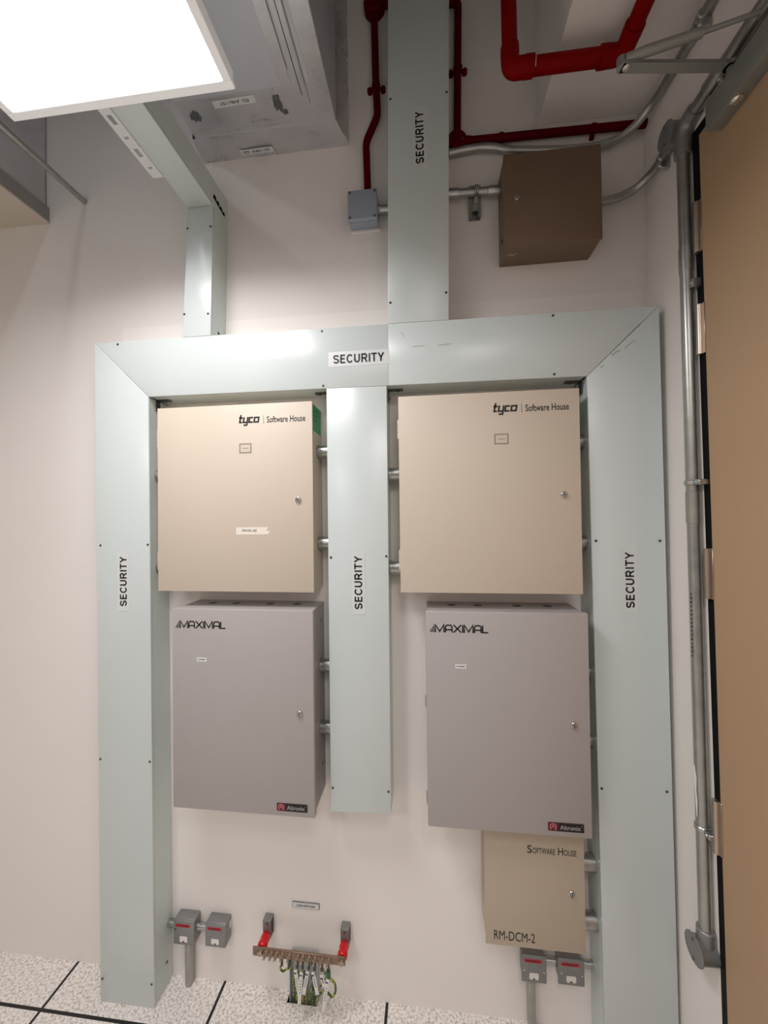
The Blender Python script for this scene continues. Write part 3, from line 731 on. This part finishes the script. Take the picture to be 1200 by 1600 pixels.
cable([(.787, B, zc), (.784, -.078, .17), (.772, -.055, .11), (.761, -.038, .05), (.757, -.027, -.01), (.757, -.027, -.14)], .0036, 'earth cable with a white tag leaning left, third of the tagged ones', ((.785, .184), (.770, .106), -.0915))
cable([(.807, B, zc), (.806, -.072, .165), (.796, -.050, .12), (.780, -.036, .06), (.768, -.027, -.01), (.768, -.027, -.14)], .0036, 'earth cable with a white tag leaning right at the right edge of the tray', ((.803, .184), (.818, .112), -.0915))
cable([(.832, B, zc), (.837, -.068, .16), (.838, -.050, .125), (.822, -.040, .09), (.797, -.031, .045), (.779, -.027, -.01), (.779, -.027, -.14)], .0036, 'earth cable with a short white tag, second from the right', ((.832, .178), (.842, .140), -.0915))
cable([(.854, B, zc), (.858, -.086, .168), (.876, -.086, .150), (.878, -.086, .122), (.866, -.085, .104), (.850, -.081, .110), (.834, -.074, .104), (.814, -.060, .070), (.795, -.038, .018), (.790, -.027, -.03), (.790, -.027, -.14)], .0036, 'looping earth cable with green tape and a long white tag, rightmost on the bar', ((.854, .170), (.838, .063), -.0945), ((.854, B, .188), (.856, B, .166)))
t = thing('sign_plate', (.751, 0, .309), 'small engraved nameplate on the wall above the earthing bar', 'sign')
mb = MB(m_cast); mb.box(.7005, .8015, -.004, 0, .2985, .3205, .0008, 1); obj('plate', mb, t)
mb = MB(m_stick); mb.rrect((.751, -.004, .3095), .096, .018, .001, lift=.0003); mb.use(m_ink); mb.text('CLEAN EARTH BAR', (.751, -.004, .3095), .070, .0085, bold=.02, lift=.0007); obj('lettering', mb, t)

# ------------------------------------------------------------------ air duct with labels
t = thing('air_duct', (.65, -.6, 3.066), 'grey foil-taped metal air duct passing through the wall beside the light panel', 'air duct')
dx0, dx1, dz0, dz1 = .400, .9135, 3.066, 3.70
mb = MB(m_ductm); mb.box(dx0, dx1, -2.6, -.004, dz0, dz1, .002, 1); obj('duct_body', mb, t)
mb = MB(m_foil); n = 26                     # crumpled foil collar at the wall
prof = [(.0, .026), (-.010, .027), (-.03, .022), (-.055, .010), (-.080, .003), (-.086, .0005)]
path = []
def loop(off, jit):
    a, b, c, d_ = dx0-.012-off*.3, dx1+off, dz0-off*.25, dz1+off
    pts = []
    for k in range(n): pts.append((a+(b-a)*k/n, c))
    for k in range(n): pts.append((b, c+(d_-c)*k/n))
    for k in range(n): pts.append((b-(b-a)*k/n, d_))
    for k in range(n): pts.append((a, d_-(d_-c)*k/n))
    return [(x+random.uniform(-jit, jit)*.6, z+random.uniform(-jit, jit)) for x, z in pts]
rings = []
for yy, off in prof:
    rings.append([mb.bm.verts.new((x, yy, z)) for x, z in loop(off, .0022 if -.07 < yy < -.005 else .0004)])
for A, B in zip(rings, rings[1:]):
    for k in range(len(A)): mb.face((A[k], B[k], B[(k+1) % len(A)], A[(k+1) % len(A)]), False)
col = obj('foil_collar', mb, t); col['label'] = 'crumpled silver foil tape collar'
mb = MB(m_foil); mb.box(dx0+.004, dx1-.001, -.205, -.092, dz0-.0015, dz0, .0006, 1)
for y_, xs in ((-.118, (.62, .90)), (-.098, (.66, .80)), (-.112, (.43, .53))):
    mb.box(xs[0], xs[1], y_-.0012, y_, dz0-.0032, dz0-.0014, .0005, 1)
obj('cross_tape', mb, t)
mb = MB(m_foil); mb.box(.765, .800, -2.0, -.205, dz0-.0014, dz0, .0005, 1); mb.box(.808, .840, -2.0, -.172, dz0-.0016, dz0, .0005, 1); mb.box(.858, .912, -2.0, -.09, dz0-.0014, dz0, .0005, 1)
obj('edge_tape', mb, t)
mb = MB(m_hole); mb.box(.8225, .8245, -2.0, -.176, dz0-.0022, dz0-.0015); mb.use(m_seal); mb.box(.8425, .8440, -2.0, -.15, dz0-.0020, dz0-.0002); mb.box(.8015, .8027, -2.0, -.25, dz0-.0018, dz0-.0002); obj('seam', mb, t)
def blot(cx, cy, sx, sy, seed):
    rnd = random.Random(seed); mb = MB(m_seal); vs = [(0, 0)]; nn = 22
    for k in range(nn):
        a = 2*math.pi*k/nn; q = rnd.uniform(.6, 1.05); vs.append((math.cos(a)*sx*q, math.sin(a)*sy*q))
    V = [(cx+x, cy+y, dz0-.003-(.006 if i == 0 else 0)) for i, (x, y) in enumerate(vs)]
    mb.polys(V, [(0, 1+(k+1) % nn, 1+k) for k in range(nn)]); obj('sealant_patch', mb, t)
blot(.447, -.156, .022, .020, 3); blot(.736, -.165, .016, .030, 5); blot(.752, -.135, .012, .010, 8)
mb = MB(m_stick); mb.flat([(-.072, .010), (-.072, -.012), (.072, -.010), (.072, .012)], [(0, 1, 2, 3)], (.598, -.184, dz0-.0016), (-1, 0, 0), (0, 1, 0), .0006)
mb.use(m_ink); mb.text('FD  A461197', (.598, -.184, dz0-.0016), .098, .0105, (-1, 0, 0), (0, 1, 0), lift=.0012); obj('label_sticker', mb, t)
mb = MB(m_stick); mb.flat([(-.062, .010), (-.062, -.010), (.062, -.010), (.062, .010)], [(0, 1, 2, 3)], (.602, -.026, dz0-.0095), (1, 0, 0), (0, -1, 0), .0006)
mb.use(m_ink); mb.text('FD  A461197', (.602, -.026, dz0-.0095), .100, .0100, (1, 0, 0), (0, -1, 0), bold=.01, lift=.0012); obj('label_sticker', mb, t)
# dark duct above the dropped ceiling, and a conduit next to it
mb = MB(m_bulk); mb.box(-.95, -.292, -2.7, -.004, 2.960, 3.45, .002, 1)
tag(obj('air_duct', mb, origin=(-.62, -1.3, 2.96)), 'dull brown-grey duct side above the dropped ceiling edge at the far left', 'air duct')
mb = MB(m_galvd); mb.tube([(-.1228, -.002, 2.965), (-.1262, -.3, 2.965), (-.14, -2.6, 2.965)], .0105, 16)
tag(obj('conduit', mb, origin=(-.1228, -1.0, 2.965)), 'thin grey conduit running forward from the wall at the far left', 'conduit')

# ------------------------------------------------------------------ red conduits and red pipe
def saddle(par, p, horizontal, m, r=.0125):
    x, y, z = p; mb = MB(m)
    if horizontal:
        mb.cyl((x-.006, y, z), (x+.006, y, z), r+.003, n=18); mb.box(x-.007, x+.007, -.010, 0, z-.0235, z-.010, .001, 1)
    else:
        mb.cyl((x, y, z-.007), (x, y, z+.007), r+.003, n=18)
        for s in (-1, 1): mb.lathe((x+s*.024, 0, z), (0, -1, 0), [(0, .009), (.013, .009), (.016, .006)], 12)
    obj('clip', mb, par)
t = thing('red_conduit', (1.03, -.02, 2.838), 'dark red painted conduit with an offset bend dropping into the blue-grey box', 'conduit')
mb = MB(m_dred); mb.tube([(1.0412, -.018, 3.477), (1.0440, -.018, 3.26), (1.0490, -.018, 3.135), (1.0062, -.018, 3.045), (1.0108, -.020, 2.842)], .0125, 16, rad=.09); obj('pipe', mb, t)
saddle(t, (1.0447, -.018, 3.240), False, m_dred)
t = thing('conduit_box', (1.041, -.02, 3.54), 'round dark red junction box at the top edge left of the tall trunking', 'electrical box')
mb = MB(m_dred); mb.lathe((1.041, 0, 3.535), (0, -1, 0), [(0, .036), (.032, .036), (.038, .030)], 28); mb.cyl((1.041, -.018, 3.505), (1.041, -.018, 3.478), .0175, .0135, n=16); obj('body', mb, t)
mb = MB(m_dred); mb.cyl((1.073, -.018, 3.535), (1.0990, -.018, 3.535), .0125, n=16); obj('stub_pipe', mb, t)
t = thing('red_conduit', (1.33, -.02, 3.3), 'dark red conduit bending down the wall right of the tall trunking', 'conduit')
mb = MB(m_dred); mb.tube([(1.3065, -.018, 3.503), (1.3370, -.018, 3.500), (1.3275, -.018, 3.034)], .0125, 16, rad=.045); obj('pipe', mb, t)
saddle(t, (1.3327, -.018, 3.262), False, m_dred)
t = thing('conduit_box', (1.325, -.02, 3.0), 'round dark red junction box where the red conduit turns right', 'electrical box')
mb = MB(m_dred); mb.lathe((1.325, 0, 3.005), (0, -1, 0), [(0, .033), (.030, .033), (.036, .028)], 28); mb.cyl((1.35, -.018, 3.004), (1.375, -.018, 3.004), .0165, .0135, n=16); obj('body', mb, t)
for sx, sz in ((1.345, 2.999), (1.305, 3.012)):
    mb = MB(m_screw); dome(mb, (sx, -.036, sz), (0, -1, 0), .004); obj('screw', mb, t)
t = thing('red_conduit', (1.6, -.02, 3.0), 'dark red conduit running level from the round box to the right wall', 'conduit')
mb = MB(m_dred); mb.tube([(1.375, -.018, 3.004), (1.9395, -.018, 2.9905)], .0125, 16); obj('pipe', mb, t)
saddle(t, (1.475, -.018, 3.0015), True, m_dred); saddle(t, (1.775, -.018, 2.9945), True, m_dred)
t = thing('sprinkler_pipe', (1.6, -.235, 2.98), 'bright red pipe dropping and turning under the plaster downstand at top', 'pipe')
pr = .0215; zp = 2.982
mb = MB(m_red)
mb.tube([(1.4540, -.236, ZC), (1.4580, -.236, zp), (1.7610, -.234, zp), (1.7660, -1.0, zp)], pr, 20, rad=.033); obj('pipe', mb, t)
for a, b in (((1.4580, -.236, zp+.062), (1.4580, -.236, zp+.040)), ((1.498, -.236, zp), (1.522, -.236, zp)), ((1.700, -.234, zp), (1.722, -.234, zp)), ((1.7615, -.277, zp), (1.7615, -.300, zp))):
    mb = MB(m_red); mb.cyl(a, b, pr+.0042, n=22); obj('fitting_collar', mb, t)
for pts in ([(1.4582, -.236, zp+.04), (1.4585, -.236, zp), (1.498, -.236, zp)], [(1.722, -.234, zp), (1.7612, -.234, zp), (1.7616, -.277, zp)]):
    mb = MB(m_red); mb.tube(pts, pr+.0035, 20, rad=.034); obj('elbow_fitting', mb, t)
mb = MB(m_stick); mb.tube([(1.5235, -.236+(pr+.001)*math.cos(a), zp+(pr+.001)*math.sin(a)) for a in [math.pi*(.75+.06*k) for k in range(10)]], .0012, 6); ti = obj('thread_seal', mb, t); ti['label'] = 'white thread seal'

# blue-grey box
t = thing('junction_box', (.997, -.03, 2.738), 'blue-grey plastic box under the offset red conduit', 'electrical box')
mb = MB(m_bluegrey); mb.box(.9465, 1.0475, -.042, -.006, 2.7385, 2.8395, .004, 2); obj('body', mb, t)
mb = MB(m_bluegrey); mb.box(.9440, 1.0485, -.060, -.043, 2.7360, 2.8410, .005, 3); lid = obj('lid', mb, t)
for sx, sz in ((.953, 2.745), (1.0395, 2.745), (.953, 2.832), (1.0395, 2.832)):
    mb = MB(m_screw); mb.lathe((sx, -.0598, sz), (0, -1, 0), [(0, .005), (.0006, .0048)], 12); mb.use(m_bluegrey); mb.box(sx-.0035, sx+.0035, -.0609, -.0603, sz-.0007, sz+.0007); obj('screw', mb, lid)
mb = MB(m_fuse); mb.box(.945, 1.051, -.006, 0, 2.733, 2.842); obj('back_plate', mb, t)
mb = MB(m_galv); mb.cyl((1.0475, -.028, 2.789), (1.0885, -.028, 2.789), .0125, n=20); mb.use(m_galvd); mb.lathe((1.0485, -.028, 2.789), (1, 0, 0), [(0, .015), (.008, .015)], 8)
tag(obj('conduit_nipple', mb, origin=(1.068, -.028, 2.789)), 'short shiny pipe from the blue-grey box into the tall trunking', 'pipe nipple')

# ------------------------------------------------------------------ galvanised conduits, upper right
XW = XR-.0185
def conduit(label, pts, r=.0125, m=None, name='conduit', rad=0, n=16):
    t = thing(name, pts[0], label, 'conduit', 'galvanised conduits at the upper right')
    mb = MB(m or m_galvd); mb.tube(fillet([Vector(p) for p in pts], rad, 10) if rad else smooth_path(pts, 8), r, n); obj('pipe', mb, t)
    return t
def ring(par, p, d, r, L, name='coupler', m=None):
    p = Vector(p); d = Vector(d).normalized(); mb = MB(m or m_galv)
    mb.lathe(p-d*L/2, d, [(0, r-.001), (.001, r), (L-.001, r), (L, r-.001)], 22); return obj(name, mb, par)
c1 = conduit('upper grey conduit curving off the tall trunking, above the brown box, onto the side wall',
        [(1.2975, -.020, 2.968), (1.38, -.020, 2.975), (1.44, -.020, 2.972), (1.52, -.020, 2.950), (1.62, -.020, 2.938), (1.74, -.020, 2.930), (1.83, -.022, 2.938), (1.885, -.046, 2.956), (1.914, -.090, 2.976), (XW+.002, -.16, 2.980), (XW+.002, -.30, 2.977), (XW+.002, -1.0, 2.975)])
ring(c1, (XW+.002, -.268, 2.9775), (0, 1, 0), .0155, .05)
def wall_saddle(par, y, z, r, alongz=False):
    mb = MB(m_galv); L = .016; p = Vector((XW, y, z)); d = Vector((0, 0, 1)) if alongz else Vector((0, 1, 0))
    mb.lathe(p-d*.007, d, [(0, r+.0015), (.002, r+.0035), (.012, r+.0035), (.014, r+.0015)], 20)
    o = Vector((0, -1, 0)) if alongz else Vector((0, 0, -1))
    q = p + o*(r+.012)
    if alongz: mb.box(XW-.008, XR, q.y-.011, q.y+.011, z-.007, z+.007, .001, 1)
    else: mb.box(XW-.008, XR, y-.007, y+.007, q.z-.011, q.z+.011, .001, 1)
    dome(mb, (XW-.008, q.y, q.z), (-1, 0, 0), .0045, .004)
    obj('saddle', mb, par)
wall_saddle(c1, -.300, 2.977, .0125)
c2 = conduit('short grey pipe with couplers between the tall trunking and the brown box',
        [(1.2865, -.032, 2.816), (1.4660, -.032, 2.8085)], rad=.01)
ring(c2, (1.3080, -.032, 2.8152), (1, 0, -.04), .0150, .042); ring(c2, (1.4450, -.032, 2.8095), (1, 0, -.04), .0150, .040)
c3 = conduit('lower grey conduit curving from the brown box round the corner to the side wall fitting',
        [(1.7570, -.032, 2.7355), (1.80, -.032, 2.7360), (1.85, -.034, 2.744), (1.892, -.046, 2.758), (1.914, -.078, 2.768), (XW, -.115, 2.773), (XW, -.160, 2.775)])
ring(c3, (1.7735, -.032, 2.7355), (1, 0, 0), .0150, .03)
wall_saddle(c3, -.128, 2.7735, .0125)
# round inspection elbow that joins the conduits
t = thing('conduit_box', (XW, -.20, 2.77), 'grey cast round inspection fitting where side-wall conduits meet, at door head height', 'electrical box')
mb = MB(m_cast); mb.lathe((XR, -.192, 2.778), (-1, 0, 0), [(0, .030), (.040, .031), (.046, .033)], 28)
mb.tube([(XW, -.175, 2.770), (XW, -.150, 2.7745)], .0165, 16); obj('body', mb, t)
mb = MB(m_cast); mb.lathe((XR-.0462, -.192, 2.778), (-1, 0, 0), [(0, .0345), (.003, .0345), (.004, .032)], 28)
mb.use(m_screw); dome(mb, (XR-.0502, -.192, 2.803), (-1, 0, 0), .003); dome(mb, (XR-.0502, -.192, 2.753), (-1, 0, 0), .003); obj('cover', mb, t)
mb = MB(m_cast); mb.tube(smooth_path([(XW, -.268, 2.770), (XW, -.240, 2.765), (XW, -.222, 2.745), (XW, -.2163, 2.692)], 6), .0205, 20); obj('elbow', mb, t)
c4 = conduit('grey conduit running forward along the side wall above the door closer', [(XW, -.2685, 2.770), (XW, -.45, 2.770), (XW, -1.0, 2.770)], r=.0165, rad=.01)
wall_saddle(c4, -.360, 2.770, .0165); ring(c4, (XW, -.335, 2.770), (0, 1, 0), .0195, .04)
yv = lambda z: -.2160 - (2.70-z)*.0092
c5 = conduit('thick grey vertical conduit on the side wall beside the door', [(XW, yv(2.695), 2.695), (XW, yv(.60), .60)], r=.0150, rad=.01, n=22)
for z, L in ((2.40, .07), (1.72, .085)): ring(c5, (XW, yv(z), z), (0, .0092, 1), .0166, L, m=m_galvd)
for z in (1.787, .868): wall_saddle(c5, yv(z), z, .0150, True)
mb = MB(m_galvd); mb.box(XW-.004, XR, yv(2.325)-.0285, yv(2.325)-.0145, 2.312, 2.334, .001, 1); dome(mb, (XW-.004, yv(2.325)-.022, 2.323), (-1, 0, 0), .004); obj('saddle_lug', mb, c5)
mb = MB(m_stick); pts = [(XW-.0172, yv(1.03)-.001, 1.03), (XW-.0172, yv(1.0)-.004, 1.0), (XW-.0170, yv(.97)-.004, .97), (XW-.0168, yv(.94)-.006, .94), (XW-.0166, yv(.90)-.006, .90)]
mb.tube(pts, [.0015, .0036, .002, .0026, .001], 8); dr = obj('paint_drip', mb, c5); dr['label'] = 'white paint drip'
mb = MB(m_ink)
for k in range(16): mb.box(XW-.0169, XW-.0166, yv(1.4)-.007, yv(1.4)-.0045+.0015*random.random(), 1.32+k*.011, 1.3235+k*.011+.003*random.random())
obj('printed_marking', mb, c5)
t = thing('conduit_box', (XW, -.235, .54), 'grey round end fitting at the foot of the vertical conduit', 'electrical box')
mb = MB(m_cast); mb.lathe((XR, -.232, .545), (-1, 0, 0), [(0, .030), (.038, .031), (.044, .034)], 30); obj('body', mb, t)
mb = MB(m_cast); mb.lathe((XR-.0442, -.232, .545), (-1, 0, 0), [(0, .0355), (.003, .0355), (.0042, .033)], 30)
mb.use(m_screw); dome(mb, (XR-.0484, -.232, .571), (-1, 0, 0), .0035); dome(mb, (XR-.0484, -.232, .519), (-1, 0, 0), .0035); obj('cover', mb, t)
mb = MB(m_cast); mb.lathe((XW, yv(.605), .606), (0, 0, -1), [(0, .0185), (.002, .0205), (.030, .0205), (.040, .018)], 22); obj('socket', mb, t)
# strut channel that carries the short pipe
t = thing('strut_channel', (1.383, -.01, 2.79), 'short slotted strut channel with a pipe clamp under the short grey pipe', 'pipe support')
mb = MB(m_galvd); x0, x1, z0, z1 = 1.3635, 1.4035, 2.736, 2.846
mb.box(x0, x1, -.0025, 0, z0, z1); mb.box(x0, x0+.0025, -.018, -.0025, z0, z1); mb.box(x1-.0025, x1, -.018, -.0025, z0, z1)
mb.box(x0, x0+.010, -.0190, -.0165, z0, z1); mb.box(x1-.010, x1, -.0190, -.0165, z0, z1); mb.box(x0+.01, x1-.01, -.0190, -.0165, z0+.022, z1)
obj('channel', mb, t)
mb = MB(m_galv)
zc_ = 2.8122
mb.tube([(1.3835, -.034-.0165*math.cos(a), zc_+.0165*math.sin(a)) for a in [math.radians(-70+14*k) for k in range(11)]], .0028, 8)
mb.tube([(1.3895, -.034-.0165*math.cos(a), zc_+.0165*math.sin(a)) for a in [math.radians(-70+14*k) for k in range(11)]], .0028, 8)
mb.box(1.378, 1.395, -.044, -.019, 2.782, 2.7945, .002, 1); mb.cyl((1.3865, -.036, 2.786), (1.3865, -.050, 2.786), .0055, n=12); obj('pipe_clamp', mb, t)

# ------------------------------------------------------------------ door closer
t = thing('door_closer', (1.915, -.48, 2.64), 'silver overhead door closer on the top of the tan door', 'door closer')
mb = MB(m_closer); mb.box(1.8965, 1.9345, -.64, -.3365, 2.640, 2.7050, .0015, 2); obj('body', mb, t)
mb = MB(m_chrome); mb.lathe((1.9130, -.4080, 2.640), (0, 0, -1), [(0, .0125), (.003, .0125), (.006, .009), (.007, .004)], 24); obj('valve_cap', mb, t)
def bar_between(mb, a, b, w, h, w2=None):
    a = Vector(a); b = Vector(b); d = (b-a).normalized(); s = d.cross(Vector((0, 0, 1))).normalized(); k = Vector((0, 0, 1)); w2 = w if w2 is None else w2
    V = [a-s*w-k*h, a+s*w-k*h, a+s*w+k*h, a-s*w+k*h, b-s*w2-k*h, b+s*w2-k*h, b+s*w2+k*h, b-s*w2+k*h]
    mb.polys(V, [(0, 3, 2, 1), (4, 5, 6, 7), (0, 1, 5, 4), (1, 2, 6, 5), (2, 3, 7, 6), (3, 0, 4, 7)])
za = 2.722
mb = MB(m_closer); A0 = (1.906, -.404, za); A1 = (1.6575, -.4335, za)
bar_between(mb, A0, A1, .0105, .004); mb.cyl((A1[0], A1[1], za-.004), (A1[0], A1[1], za+.004), .0105, n=20); mb.cyl((A0[0], A0[1], za-.004), (A0[0], A0[1], za+.004), .015, n=20); mb.cyl((A0[0], A0[1], 2.705), (A0[0], A0[1], za), .009, n=16); obj('main_arm', mb, t)
mb = MB(m_chrome); mb.lathe((A1[0]+.010, A1[1], za-.004), (0, 0, -1), [(0, .0085), (.002, .0085), (.0035, .006)], 18); obj('pivot_cap', mb, t)
mb = MB(m_closer); A2 = (1.806, -.4660, za+.014); A3 = (1.905, -.4880, za+.014)
mb.tube([(A1[0]+.006, A1[1]-.004, za+.012), (1.70, -.4452, za+.013), A2], [.0085, .0105, .0095], 16); mb.cyl((A1[0], A1[1], za+.004), (A1[0], A1[1], za+.018), .010, n=18)
mb.tube([A2, A3], .0048, 12); mb.box(1.900, 1.938, -.512, -.478, za+.006, za+.024, .002, 1); obj('forearm', mb, t)
